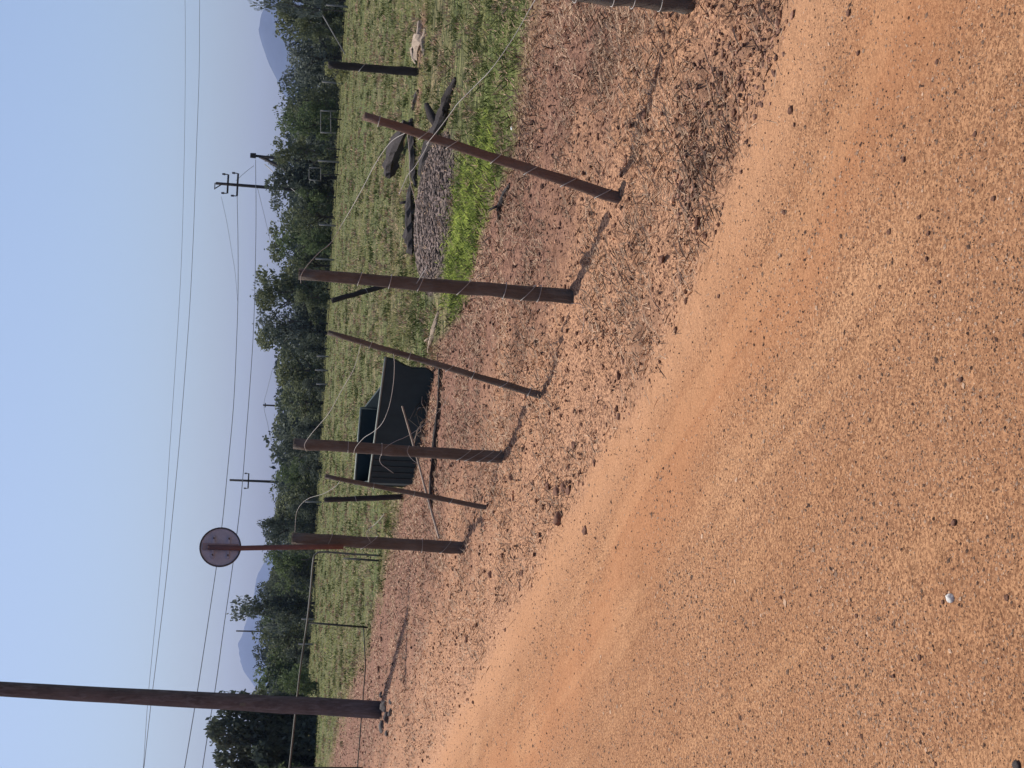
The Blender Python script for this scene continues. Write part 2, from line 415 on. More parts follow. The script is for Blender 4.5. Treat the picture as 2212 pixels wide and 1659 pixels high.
wire('wire looping down past the ash heap from the red-brown stake to the tall wire-bound post', [(880, 286), (884, 330), (886, 390), (898, 440), (901, 500), (908, 545), (922, 572), (912, 592), (900, 612)], [yB - .04, yC - .05])
wire('short wire end hanging off the red-brown stake over the charred logs', [(930, 300), (915, 330), (895, 362), (880, 380), (862, 420)], [yB, yB + .3])
wire('wire bowing from the brown post by the tub up to the thin leaning stake', [(662, 975), (658, 960), (672, 938), (690, 917), (712, 890), (740, 840), (765, 795), (780, 742)], [yE - .05, yD - .03])
wire('wire hanging in a curve across the front of the green tub', [(764, 982), (768, 967), (786, 946), (806, 933), (825, 915), (840, 880), (849, 834), (852, 790), (850, 764)], [yE - .05, yD - .03])
wire('wire sweeping from the brown post by the tub down to the dark fallen pole', [(850, 1022), (836, 1012), (822, 1000), (822, 985), (834, 966), (855, 953), (876, 944), (905, 926), (930, 905), (955, 880), (970, 850)], [yE + .02, yE - .05, yE - .02])
wire('short curled wire end at the middle of the brown post by the tub', [(905, 1003), (890, 992), (880, 976), (884, 962)], [yE - .06, yE - .05])
wire('wire arching between the thin tilted stake and the post with the sign', [(735, 1036), (727, 1049), (700, 1066), (668, 1076), (650, 1090), (640, 1110), (637, 1150)], [yF - .03, yG - .05])
wire('wire drooping from the post with the sign towards the thin tilted stake', [(800, 1170), (792, 1150), (815, 1128), (830, 1110)], [yG - .07, yF])
wire('kinked wire lying on the soil at the foot of the tall wire-bound post', [(1235, 655), (1262, 660), (1268, 690), (1262, 720)], [gp(1262, 690).y] * 2)

# ------------------------------------------------------------------ round sign (back)
gb, gt = PB['G']
sY = gb.y - .09
dc = at(476, 1182, sY); rD = 43 * sY / FPX
th = thing('round_sign', 'round grey-backed sign on a rusty red pipe rising above the fence', 'sign', dc)
N = 40
def disc(r0_, r1_, y0, y1, n=N):
    V = []; F = []
    for j in range(n):
        s = 2 * math.pi * j / n
        for r, y in ((r0_, y0), (r1_, y0), (r1_, y1), (r0_, y1)): V.append(Vector((r * math.cos(s), y, r * math.sin(s))))
    for j in range(n):
        k = (j + 1) % n
        for q in range(4): F.append((j * 4 + q, j * 4 + (q + 1) % 4, k * 4 + (q + 1) % 4, k * 4 + q))
    return V, F
yaw = Matrix.Rotation(R(24), 4, 'Z')
def yawed(d): return [yaw @ v for v in d[0]], d[1]
obj('plate', poly_mesh('plate', *yawed(disc(.002, rD * .94, -.001, .002)), 'sign_back'), th)
obj('rim', poly_mesh('rim', *yawed(disc(rD * .935, rD, -.009, .006)), 'sign_rim'), th)
pb = at(742, 1181, sY); 
tube('pole', [Vector((.0, -.026, .105)), Vector((0, -.026, -.17)), pb.lerp(dc, .5) - dc + Vector((0, -.02, 0)), pb - dc], [.022, .022, .023, .023], 'rust_red', th, 10, .05, 3)
for zz in (.06, -.07):
    V, F = box_data(0, -.008, zz, .20, .010, .022); br_ = obj('bracket', poly_mesh('bracket', *yawed((V, F)), 'sign_back'), th)
    for xx in (-.075, .075):
        V, F = tube_data([(xx, -.012, zz), (xx, -.024, zz)], .008, 6); obj('bolt', poly_mesh('bolt', *yawed((V, F)), 'insulator'), br_)
V, F = box_data(0, -.012, 0, .055, .014, .30); obj('stiffener', poly_mesh('stiffener', *yawed((V, F)), 'sign_strap'), th)

# ------------------------------------------------------------------ utility pole close by
hb = on(gp(824, 1533)); ht = at(0, 1488, hb.y); hd = (ht - hb); htop = hb + hd * (8.6 / hd.z)
th = thing('utility_pole', 'thick wooden utility pole with stones heaped round its foot, beside the pipe rail', 'pole', hb)
tube('shaft', lerp_pts(-hd.normalized() * .3, htop - hb, 14, .012, 5), [.145 - .05 * i / 14 for i in range(15)], 'pole_wood', th, 16, .1, 5)
V, F = box_data(htop.x - hb.x, htop.y - hb.y - .14, htop.z - hb.z - .35, 1.6, .09, .11); ca_ = obj('crossarm', poly_mesh('crossarm', V, F, 'pole_wood'), th)
for xx in (-.7, -.3, .3, .7):
    c0 = htop - hb + Vector((xx, -.14, -.295))
    V, F = tube_data([c0, c0 + Vector((0, 0, .05)), c0 + Vector((0, 0, .055)), c0 + Vector((0, 0, .13)), c0 + Vector((0, 0, .16))], [.012, .012, .04, .045, .02], 8)
    obj('insulator', poly_mesh('insulator', V, F, 'insulator'), ca_)
c0 = at(300, 1478 + 28, hb.y) - hb
V, F = box_data(0, -.137, 2.2, .05, .01, .09); obj('number_plate', poly_mesh('number_plate', [v + Vector((hd.x / hd.z * 2.2, hd.y / hd.z * 2.2, 0)) for v in V], F, 'pipe_grey'), th)

# ------------------------------------------------------------------ stones
def ico(sub=2):
    bm = bmesh.new(); bmesh.ops.create_icosphere(bm, subdivisions=sub, radius=1)
    V = np.array([v.co[:] for v in bm.verts]); F = np.array([[v.index for v in f.verts] for f in bm.faces]); bm.free(); return V, F
I1, I1F = ico(1); I3, I3F = ico(3)
def stone_mesh(name, s, mat, seed, sq=.62):
    q = np.random.default_rng(seed); V = I3.copy()
    for _ in range(6):
        d = q.normal(size=3); d /= np.linalg.norm(d); h = q.uniform(.55, .9)
        k = V @ d; V -= np.outer(np.maximum(0, k - h), d)
    V *= np.array([1, q.uniform(.65, .95), sq]) * s * (1 + .035 * q.normal(size=(len(V), 1)))
    return mesh_np(name, V, I3F, None, mat, True)
SM = {}
def stone(px, py, s, mat, label, group=None, sq=.62, name='stone', cat='stone', seed=None):
    p = on(gp(px, py)); k = (mat, (seed or rnd.randrange(5)), sq)
    if k not in SM: SM[k] = stone_mesh(name, 1, mat, 100 + k[1], sq)
    o = obj(name, SM[k]); o.location = p + Vector((0, 0, s * sq * .3)); o.scale = (s, s, s); o.rotation_euler = (0, 0, rnd.uniform(0, 6.3))
    return tag(o, label, cat, group)
stone(2058, 1291, .0135, 'white_stone', 'white stone lying on the orange gravel track', seed=2, sq=.7)
stone(1105, 276, .022, 'white_litter', 'white scrap lying in the grass behind the red-brown stake', name='litter_scrap', cat='litter', seed=3, sq=.5)
stone(2198, 1654, .013, 'stone_grey', 'grey-black stone alone in the gravel of the track', seed=4)
for px, py, s in ((1208, 1122, .050), (1206, 1062, .042), (1216, 1052, .036), (1231, 1058, .034), (1190, 1048, .032)):
    stone(px, py, s, 'stone_dark', 'dark red-brown stone in the cluster near the sign post shadow', 'stones clustered near the sign post')
for px, py, s in ((834, 1528, .12), (838, 1552, .10), (828, 1570, .11), (846, 1540, .07), (826, 1500, .07), (845, 1516, .06), (838, 1585, .06)):
    stone(px, py, s, 'stone_grey', 'grey stone heaped against the foot of the thick utility pole', 'stones round the utility pole foot')
dk = 'dark clod lying loose on the orange gravel track'; dg = 'dark clods loose on the track'
for px, py, s in ((1722, 240, .026), (1858, 116, .015), (1840, 28, .02), (2065, 1128, .018), (1925, 500, .016), (2005, 560, .013), (2010, 505, .012), (2030, 610, .012),
                  (1990, 470, .012), (2030, 135, .012), (2150, 430, .014), (2172, 1290, .014), (2040, 1300, .010), (1990, 1420, .014), (2020, 1650, .01),
                  (1855, 1330, .012), (1798, 1420, .014), (1935, 1460, .012), (1862, 1590, .013), (1790, 1605, .012), (1780, 1400, .011), (1690, 1290, .013),
                  (1725, 270, .013), (1560, 640, .016), (1530, 510, .03), (1515, 395, .02), (1600, 300, .022), (1612, 372, .018), (1700, 460, .018), (1960, 345, .014), (2110, 290, .013), (2080, 820, .014)):
    stone(px, py, s * .6, 'stone_dark', dk, dg)
dv = 'dark clod half sunk in the rough soil by the fence'; dgv = 'dark clods in the soil by the fence'
for px, py, s in ((1240, 960, .04), (1225, 1010, .035), (1310, 880, .03), (1180, 320, .05), (1210, 300, .035), (1395, 250, .035), (1385, 160, .025), (1160, 150, .08), (1265, 1145, .04),
                  (1110, 1030, .04), (1060, 1240, .05), (820, 1445, .10), (768, 1470, .10), (858, 1375, .08), (1130, 1240, .04), (1090, 1200, .04), (1440, 560, .03), (1420, 640, .025), (1345, 780, .025),
                  (1010, 660, .05), (985, 725, .06), (1340, 900, .028), (1010, 1380, .05), (1000, 690, .05), (1440, 75, .03), (1420, 30, .03), (1350, 350, .03), (1285, 1000, .03)):
    stone(px, py, s * .7, 'stone_dark', dv, dgv)

# ------------------------------------------------------------------ uncountable ground cover
def sample(n, r_lo, r_hi, half=23, pw=1.0):
    u = rng.random(n); r = r_lo * (r_hi / r_lo) ** (u ** pw); a = np.radians(rng.uniform(-half, half, n))
    return r * np.sin(a), r * np.cos(a)
OCT = np.array([[1, 0, 0], [-1, 0, 0], [0, 1, 0], [0, -1, 0], [0, 0, 1], [0, 0, -1.]]); OCTF = np.array([[0, 2, 4], [2, 1, 4], [1, 3, 4], [3, 0, 4], [2, 0, 5], [1, 2, 5], [3, 1, 5], [0, 3, 5]])
def rocks(name, label, x, y, s, mat, flat=.65, I1=I1, I1F=I1F):
    n = len(x); z = height(x, y)
    V = I1[None] * (1 + rng.normal(0, .16, (n, len(I1), 1))); sc = np.stack([s * rng.uniform(.8, 1.3, n), s * rng.uniform(.6, 1, n), s * flat * rng.uniform(.7, 1.2, n)], 1)
    V = V * sc[:, None]; th_ = rng.uniform(0, 6.28, n); cs, sn = np.cos(th_)[:, None], np.sin(th_)[:, None]
    X = V[..., 0] * cs - V[..., 1] * sn + x[:, None]; Y = V[..., 0] * sn + V[..., 1] * cs + y[:, None]; Z = V[..., 2] + (z + s * flat * .25)[:, None]
    F = (I1F[None] + (np.arange(n) * len(I1))[:, None, None]).reshape(-1, 3)
    t = np.repeat(rng.random(n) ** 1.7, len(I1))
    o = obj(name, mesh_np(name, np.stack([X, Y, Z], -1).reshape(-1, 3), F, {'tint': t}, mat)); o['kind'] = 'stuff'
    o['label'] = label; o['category'] = name.split('_')[-1]; return o
def keep(x, y, w):
    k = rng.random(len(x)) < w; return x[k], y[k]
x, y = sample(150000, 2.0, 14, 22); mm = masks(x, y); st = extras(x, y)[2]; pn = sstep(.35, .65, fbm(x * 1.1, y * 1.1, 71))
x, y = keep(x, y, mm[0] * (1 - .7 * mm[1]) * (.15 + .35 * pn + .5 * sstep(.4, .65, st))); d = np.hypot(x, y)
rocks('gravel', 'fine brown gravel strewn over the orange dirt track', x, y, np.minimum(rng.lognormal(-6.0, .40, len(x)) * (d / 3.2) ** .5, .012), 'pebble', .55, OCT, OCTF)
x, y = sample(52000, 2.8, 16); mm = masks(x, y); pn = sstep(.3, .6, fbm(x * 1.5, y * 1.5, 72))
x, y = keep(x, y, (1 - mm[0]) * (1 - mm[2]) * (1 - .85 * mm[1]) * (.3 + .7 * pn) * (1 - .6 * mm[3])); d = np.hypot(x, y)
rocks('soil_clods', 'crumbled orange soil clods along the verge', x, y, np.minimum(rng.lognormal(-5.2, .5, len(x)) * (d / 6) ** .4, .022), 'clod')
x, y = sample(56000, 5, 42); mm = masks(x, y)
x, y = keep(x, y, (1 - mm[0]) * (1 - mm[2] * .95) * mm[3]); d = np.hypot(x, y)
rocks('dark_soil_clods', 'dull brown crumbled soil between the fence and the grass', x, y, np.minimum(rng.lognormal(-5.0, .45, len(x)) * (d / 9) ** .5, .05), 'dark_clod')
n = 9000; th_ = rng.uniform(0, 6.28, n); q = np.sqrt(rng.random(n))
x = ASH.x + .98 * q * np.cos(th_); y = ASH.y + .2 + 1.8 * q * np.sin(th_)
rocks('ash_rubble', 'grey ash and rubble heap among the charred logs', x, y, np.minimum(rng.lognormal(-4.35, .45, n), .035), 'ash_rubble', .6)

def blades(name, label, x, y, hgt, wid, mat, lean=.5, flat=False, tint=None):
    n = len(x); z = height(x, y); th_ = rng.uniform(0, 6.28, n); ph = rng.uniform(0, 6.28, n)
    wx, wy = np.cos(th_) * wid, np.sin(th_) * wid
    if flat:
        el = rng.uniform(0, .5, n); hx, hy, h3 = np.cos(ph) * hgt * np.cos(el), np.sin(ph) * hgt * np.cos(el), hgt * np.sin(el) + .004
        wx, wy = -np.sin(ph) * wid, np.cos(ph) * wid; z = z + .008
    else:
        l_ = rng.uniform(0, lean, n) * hgt; hx, hy, h3 = np.cos(ph) * l_, np.sin(ph) * l_, hgt
        z = z - .008
    P0 = np.stack([x - wx, y - wy, z], 1); P1 = np.stack([x + wx, y + wy, z], 1)
    P2 = np.stack([x + hx * .45 + wx * .7, y + hy * .45 + wy * .7, z + h3 * .6], 1); P3 = np.stack([x + hx, y + hy, z + h3], 1)
    V = np.stack([P0, P1, P2, P3], 1).reshape(-1, 3); k = np.arange(n) * 4
    F = np.concatenate([np.stack([k, k + 1, k + 2], 1), np.stack([k, k + 2, k + 3], 1)])
    t = np.repeat(rng.random(n) if tint is None else tint, 4)
    o = obj(name, mesh_np(name, V, F, {'tint': t}, mat)); o['kind'] = 'stuff'; o['label'] = label; o['category'] = 'grass'; return o
for i_, (p, q) in enumerate(LIT[:3]):
    n = 420; x = p.x + rng.normal(0, q * .55, n); y = p.y + rng.normal(0, q * .6, n); x, y = keep(x, y, 1 - .7 * masks(x, y)[0])
    rocks('crumbled_litter', ('dark crumbly litter patch beside the red-brown stake shadow', 'dark crumbly litter patch under the stout post foot', 'dark crumbly litter in front of the red-brown stake')[i_], x, y, np.minimum(rng.lognormal(-5.0, .45, len(x)), .016), 'dark_clod')
# dry litter on the soil
x, y = sample(240000, 3.0, 48, 22); mm = masks(x, y); cl = fbm(x * 2.2, y * 2.2, 77)
x, y = keep(x, y, (1 - mm[0]) * (1 - mm[2] * .8) * (1 - .9 * mm[1]) * (.4 + .6 * mm[3]) * sstep(.3, .6, cl)); d = np.hypot(x, y)
blades('dry_litter', 'dry matted straw and twig litter scattered on the soil', x, y, rng.uniform(.03, .10, len(x)), .0024 * (d / 6) ** .8, 'straw', flat=True, tint=np.clip((fbm(x * 1.2, y * 1.2, 78) - .5) * 1.2 + rng.random(len(x)), 0, 1))
# field grass
x, y = sample(330000, 7.5, 98, 21); mm = masks(x, y); tn = fbm(x * .5, y * .9, 81); cl = fbm(x * 3, y * 3, 83)
pt = fbm(x * .22, y * .5, 85, 4)
x, y = keep(x, y, mm[2] * (1 - mm[4]) * (1 - .5 * mm[5]) * sstep(.3, .62, cl) * (.25 + .75 * sstep(.36, .5, pt))); d = np.hypot(x, y)
blades('field_grass', 'short olive grass mixed with dry blades in the field', x, y, rng.uniform(.018, .062, len(x)) * (d / 18) ** .3 * (1 + 1.2 * (rng.random(len(x)) < .06)), .0048 * (d / 15) ** .9, 'grass_blade', 1.5,
       tint=np.clip((fbm(x * .4, y * .8, 81) - .45) * 2.6 + .30 + .3 * sstep(-.16, -.30, x / y) + rng.normal(0, .38, len(x)), 0, 1))
n = 17000; th_ = rng.uniform(0, 6.28, n); q = np.sqrt(rng.random(n)) * 1.3
x = LUSH0.x + .9 * q * np.cos(th_); y = LUSH0.y + 1.7 * q * np.sin(th_); mm = masks(x, y); x, y = keep(x, y, np.clip(mm[5] * 1.2, 0, 1) * (1 - mm[4]))
blades('lush_grass', 'bright green lush grass in front of the ash heap', x, y, rng.uniform(.02, .07, len(x)), .008, 'lush_blade', 2.0, tint=np.clip((fbm(x * 9, y * 9, 87) - .5) * 2.6 + .45 + rng.normal(0, .22, len(x)), 0, 1))
# coarse tufts, dark and dry, dotted over the field
for nm, lb, cnt, mt, t0 in (('dark_tufts', 'dark coarse grass tufts dotted over the field', 1500, 'grass_blade', 0.0), ('dry_tufts', 'pale dry grass tufts dotted over the field', 1300, 'straw', .9)):
    cx_, cy_ = sample(cnt, 9, 80, 21); mm = masks(cx_, cy_); cx_, cy_ = keep(cx_, cy_, mm[2] * (1 - mm[4])); dd = np.hypot(cx_, cy_)
    x = np.repeat(cx_, 22) + rng.normal(0, .05, len(cx_) * 22) * np.repeat((dd / 15) ** .6, 22); y = np.repeat(cy_, 22) + rng.normal(0, .035, len(cx_) * 22); d = np.hypot(x, y)
    blades(nm, lb, x, y, rng.uniform(.03, .09, len(x)) * (d / 15) ** .3, .006 * (d / 15) ** .8, mt, 1.3, tint=np.clip(t0 + rng.normal(0, .12, len(x)), 0, 1))
# sparse dry tufts over the soil edge
x, y = sample(30000, 7, 48, 22); mm = masks(x, y); x, y = keep(x, y, (1 - mm[0]) * np.exp(-((y - grass_edge(x)) / (.12 * y)) ** 2) * .8)
blades('edge_tufts', 'sparse dry tufts where the soil meets the grass', x, y, rng.uniform(.03, .09, len(x)), .005, 'straw', 1.2)

# ------------------------------------------------------------------ logs, branches, fallen poles
def log(name, label, cat, pix, rad, mat, zs=None, group=None, n=8, rough=.55, seed=0, stubs=(), k=4):
    """pix: points of the piece; each lies on the ground unless zs gives its height"""
    zs = zs or [None] * len(pix); P = []
    for (px, py), z in zip(pix, zs):
        p = gp(px, py) if z is None else gp(px, py, z)
        if z is None: p = on(p) + Vector((0, 0, 0))
        P.append(p)
    rad = rad if hasattr(rad, '__len__') else [rad] * len(P)
    P = [p + Vector((0, 0, r * .75)) if z is None else p for p, r, z in zip(P, rad, zs)]
    b = P[0].copy(); b.z = 0
    P2 = catmull(P, k); rr2 = list(np.interp(np.linspace(0, 1, len(P2)), np.linspace(0, 1, len(rad)), rad))
    r3 = random.Random(seed); rr2 = [q * (1 + .3 * (r3.random() - .5)) for q in rr2]
    if not stubs:
        o = tube(name, P2, rr2, mat, None, n, rough, seed, smooth=False, origin=b); o.location = b; return tag(o, label, cat, group)
    th = thing(name, label, cat, b, group); tube('trunk', [p - b for p in P2], rr2, mat, th, n, rough, seed, smooth=False)
    for f, d, l, r in stubs:
        p = P2[int(f * (len(P2) - 1))] - b; d = Vector(d).normalized()
        tube('branch_stub', [p, p + d * l * .5 + Vector((0, 0, .01)), p + d * l], [r, r * .85, r * .5], mat, th, 7, rough, seed + 1)
    return th
log('charred_log', 'stubby charred log propped on another at the back of the ash heap', 'log', [(880, 268), (862, 300), (846, 340), (842, 376)], [.075, .10, .105, .09], 'char_wood', zs=[.12, .17, .20, .18], seed=1, rough=.8)
log('charred_log', 'long thin black log lying flat under the propped log', 'log', [(893, 262), (898, 320), (900, 372), (903, 402)], [.045, .06, .055, .03], 'char_wood', seed=2)
log('charred_log', 'fat rounded black log lying behind the ash heap', 'log', [(888, 398), (893, 436), (898, 480), (899, 520), (897, 548)], [.03, .085, .105, .10, .075], 'char_wood', seed=3, stubs=((.25, (-.2, .3, 1), .16, .03),))
log('charred_log', 'black forked log reaching out of the ash heap into the grass', 'log', [(988, 170), (978, 205), (968, 250), (950, 300), (930, 345), (915, 378)], [.02, .05, .065, .08, .07, .04], 'char_wood', seed=4,
    stubs=((.5, (.75, .55, .35), .42, .05), (.35, (-.5, -.6, .2), .15, .025)))
log('dead_branch', 'small black branch with a stub at the edge of the lush grass', 'branch', [(1103, 398), (1094, 425), (1086, 450), (1084, 476)], [.010, .020, .026, .02], 'dark_wood', seed=5, stubs=((.6, (-.4, .6, .7), .11, .012),))
log('fallen_pole', 'dark fallen pole lying along the soil in front of the green tub', 'pole', [(957, 785), (952, 870), (945, 960), (939, 1040), (935, 1100)], [.024, .028, .030, .030, .026], 'dark_wood', seed=6)
tb = gp(891, 1046)
log('leaning_pole', 'pale slender pole slanting from beside the sign post up to the green tub', 'pole', [(949, 1163), (922, 1068), (897, 975), (869, 878)], [.016, .015, .014, .012], 'pale_wood', zs=[.015, .12, .22, .34], seed=7, n=8, rough=.1)
log('dead_branch', 'bleached broken branch lying at the soil edge past the thin leaning stake', 'branch', [(928, 762), (936, 730), (944, 700), (949, 672)], [.02, .03, .025, .012], 'pale_wood', seed=8, stubs=((.4, (-.3, .8, .5), .14, .014),))
for i, (pp, rr4) in enumerate(([[(912, 48), (915, 75), (908, 100), (903, 128)], [.03, .06, .065, .03]], [[(900, 92), (897, 112), (901, 140)], [.035, .05, .02]], [[(922, 62), (918, 92), (920, 120)], [.02, .04, .02]])):
    log('bleached_branch', 'bleached pinkish dead wood lying in the grass by the lone black post', 'branch', pp, rr4, 'pale_wood', seed=20 + i, group='bleached dead wood in the grass', rough=.5)
log('bleached_branch', 'short dark stick lying on a bare patch between black post and red-brown stake', 'branch', [(905, 196), (899, 215), (893, 236)], [.02, .035, .02], 'dark_wood', seed=24)
# twiggy heap by the tub
th = thing('brush_heap', 'tangle of dry twigs heaped against the green tub', 'brush', on(gp(922, 905)))
for i in range(34):
    a = rnd.uniform(0, 6.28); p = Vector((rnd.uniform(-.35, .35), rnd.uniform(-.18, .12), .01)); L = rnd.uniform(.15, .38)
    q = p + Vector((math.cos(a) * L, math.sin(a) * L * .5, rnd.uniform(.02, .22)))
    tube('twig', [p, p.lerp(q, .5) + Vector((rnd.uniform(-.03, .03), 0, rnd.uniform(0, .05))), q], [.006, .005, .003], rnd.choice(['bark', 'dark_wood', 'pale_wood']), th, 5)

# ------------------------------------------------------------------ dark green tub
fl = gp(893, 1046); fr = gp(938, 806); bl = at(700, 1043, fl.y + 1.0); br = at(700, 877, fl.y + .25); bl.z = br.z = 0
th = thing('metal_tub', 'dark green open metal tub with a raised back panel, past the fence', 'tub', fl + Vector((0, 0, -.01)))
def panel(name, a, b, outline, mat, t0=0.0, t1=.025, par=None):
    """upright sheet from a to b; outline is (fraction or metres along, height); t0..t1 its thickness away from the fence"""
    d = b - a; L = d.length; d.normalize(); nn = Vector((-d.y, d.x, 0)); nn = nn if nn.y > 0 or (abs(nn.y) < .3 and nn.x > 0) else -nn
    P = [a - fl + d * s_ + Vector((0, 0, h_)) for s_, h_ in outline]; k = len(P)
    V = [p + nn * t0 for p in P] + [p + nn * t1 for p in P]
    F = [tuple(range(k)), tuple(range(2 * k - 1, k - 1, -1))] + [(i, (i + 1) % k, k + (i + 1) % k, k + i) for i in range(k)]
    return obj(name, poly_mesh(name, V, F, mat), par or th)
TL = (fr - fl).length
front_o = [(0, 0), (0, .60), (TL + .23, .60), (TL + .20, .50), (TL + .11, .38), (TL + .06, .28), (TL + .07, .12), (TL + .03, .055), (TL - .06, .012), (TL - .2, 0)]
fw_ = panel('front_wall', fl, fr, front_o, 'tub_green')
BL_ = (br - bl).length
bw_ = panel('back_wall', bl, br, [(0, .02), (0, .74), (BL_, .74), (BL_, .02)], 'tub_green')
ins = .03
def side(name, a, b, h0, h1):
    d = (b - a); L = d.length; return panel(name, a, b, [(.034, .02), (.034, h0), (L - .012, h1), (L - .012, .02)], 'tub_green')
side('end_wall', fl + (fr - fl).normalized() * .005, bl, .595, .73)
side('end_wall', fr - (fr - fl).normalized() * .02, br, .50, .70)
q4 = [fl.lerp(br, .05), fr.lerp(bl, .08), br.lerp(fl, .06), bl.lerp(fr, .05)]
obj('floor', poly_mesh('floor', [p - fl + Vector((0, 0, .05)) for p in q4] + [p - fl + Vector((0, 0, .075)) for p in q4], [(0, 1, 2, 3), (4, 5, 6, 7)] + [(i, (i + 1) % 4, 4 + (i + 1) % 4, 4 + i) for i in range(4)], 'tub_inside'), th)
uf = (fr - fl).normalized(); Z = Vector((0, 0, 1))
tube('rim', [uf * -.01 + Z * .609, uf * TL * .45 + Z * .606, uf * (TL + .24) + Z * .609], .012, 'tub_rim', fw_, 8)
tube('rim', [bl - fl + Z * .752, br - fl + Z * .752], .014, 'tub_rim', bw_, 8)
tube('corner_post', [bl - fl, bl - fl + Z * .75], .016, 'tub_green', th, 8); tube('corner_post', [br - fl, br - fl + Z * .75], .016, 'tub_green', th, 8)
for s_ in (.10, .24, .38, .52):
    panel('rib', fl, fr, [(s_, .03), (s_, .585), (s_ + .03, .585), (s_ + .03, .03)], 'tub_worn', -.008, -.001, fw_)

# ------------------------------------------------------------------ pipe rail past the pole
pr = gp(824, 1201); cor = at(679, 1191, pr.y); lm = gp(795, 1356); lt = at(663, 1345, lm.y); le = gp(782, 1659)
let = at(625, 1659, le.y); let2 = let + (let - lt) * .5
th = thing('pipe_rail', 'long bent pipe rail with slim uprights, behind the utility pole', 'rail', on(pr))
o0 = th.location.copy()
top = [pr + Vector((0, 0, -.1)), pr.lerp(cor, .5), pr.lerp(cor, .86), cor + Vector((-.05, .02, -.03)), at(676, 1215, pr.y + .1), at(671, 1270, (pr.y + lm.y) / 2), lt, at(648, 1450, lm.y * .6 + le.y * .4), let, let2]
tube('top_rail', [p - o0 for p in catmull(top, 6)], .017, 'pipe_grey', th, 8)
tube('upright', [lm + Vector((0, 0, -.1)) - o0, lt - o0 + Vector((0, 0, -.02))], .020, 'pipe_dark', th, 8)
tube('upright', [gp(825, 1212) + Vector((0, 0, -.1)) - o0, at(742, 1206, pr.y) - o0], .018, 'pipe_dark', th, 8)
b2 = gp(790, 1560); tube('upright', [le + Vector((0, 0, -.1)) - o0, let - o0 + Vector((0, 0, -.02))], .020, 'pipe_dark', th, 8)
lowz = .09
tube('bottom_rail', [lm + Vector((0, 0, lowz)) - o0, gp(800, 1440) + Vector((0, 0, lowz)) - o0, le + Vector((0, 0, lowz)) - o0, le + (le - lm) * .5 + Vector((0, 0, lowz)) - o0], .012, 'pipe_dark', th, 6)

# ------------------------------------------------------------------ far fence, gate, board
def far_post(b, t, label='pale fence post at the field edge below the far trees', r=.07, mat='far_post', group='pale posts at the far field edge'):
    p = at(700, b[1], 83.0); p.z = 0; q = p + Vector((-(b[1] - t[1]) * 83 / FPX * .0, 0, (b[0] - t[0]) * 83 / FPX)); o = tube('far_fence_post', [Vector((0, 0, -.2)), (q - p) * .5 + Vector((.01, 0, 0)), q - p], [r, r * .9, r * .8], mat, None, 7, .15, 3); o.location = p
    return tag(o, label, 'fence post', group)
for b, t in (((734, 10), (688, 13)), ((726, 177), (680, 176)), ((722, 348), (676, 343)), ((716, 486), (680, 484)), ((712, 560), (672, 557)), ((704, 830), (680, 829)), ((700, 800), (672, 799)), ((702, 770), (676, 770)),
             ((664, 1392), (632, 1390)), ((668, 1338), (640, 1337)), ((652, 1583), (616, 1583)), ((652, 1594), (616, 1593)), ((696, 1085), (662, 1085))):
    far_post(b, t)
for b, t in (((728, 320), (700, 320)), ((722, 255), (692, 253)), ((700, 1210), (664, 1210)), ((672, 1330), (650, 1330)), ((668, 1560), (640, 1560))):
    far_post(b, t, 'dark slim fence post at the field edge below the far trees', .05, 'dark_wood', 'dark posts at the far field edge')
p0 = at(730, 120, 83.5); p0.z = 0; p1 = at(690, 20, 83.5); o = tube('stay_pole', [Vector((0, 0, -.1)), p1 - p0], [.05, .045], 'far_post', None, 7); o.location = p0
tag(o, 'pale stay pole slanting up to a fence post under the far trees', 'pole')
gb0 = at(723, 288, 83); gb0.z = 0; th = thing('far_gate', 'small pale pipe gate at the field edge under the trees', 'gate', gb0)
def ga(px, py): return at(px, py, gb0.y) - gb0
for a, b in (((723, 287), (692, 286)), ((722, 240), (692, 239))): tube('upright', [ga(*a) - Vector((0, 0, .1)), ga(*b)], .05, 'far_post', th, 6)
for a, b in (((693, 287), (693, 239)), ((715, 287), (714, 239))): tube('rail', [ga(*a), ga(*b)], .035, 'far_post', th, 6)
gb1 = at(719, 376, 83.5); gb1.z = 0; th = thing('notice_frame', 'pale square frame on a thin stand against the far trees', 'frame', gb1)
def gb_(px, py): return at(px, py, gb1.y) - gb1
for a, b in (((668, 388), (693, 391)), ((668, 362), (693, 363))): tube('frame_side', [gb_(*a), gb_(*b)], .04, 'far_post', th, 6)
for a, b in (((668, 388), (668, 362)), ((693, 391), (693, 363))): tube('frame_bar', [gb_(*a), gb_(*b)], .035, 'far_post', th, 6)
tube('stand', [Vector((0, 0, -.1)), gb_(694, 377)], .04, 'dark_wood', th, 6)

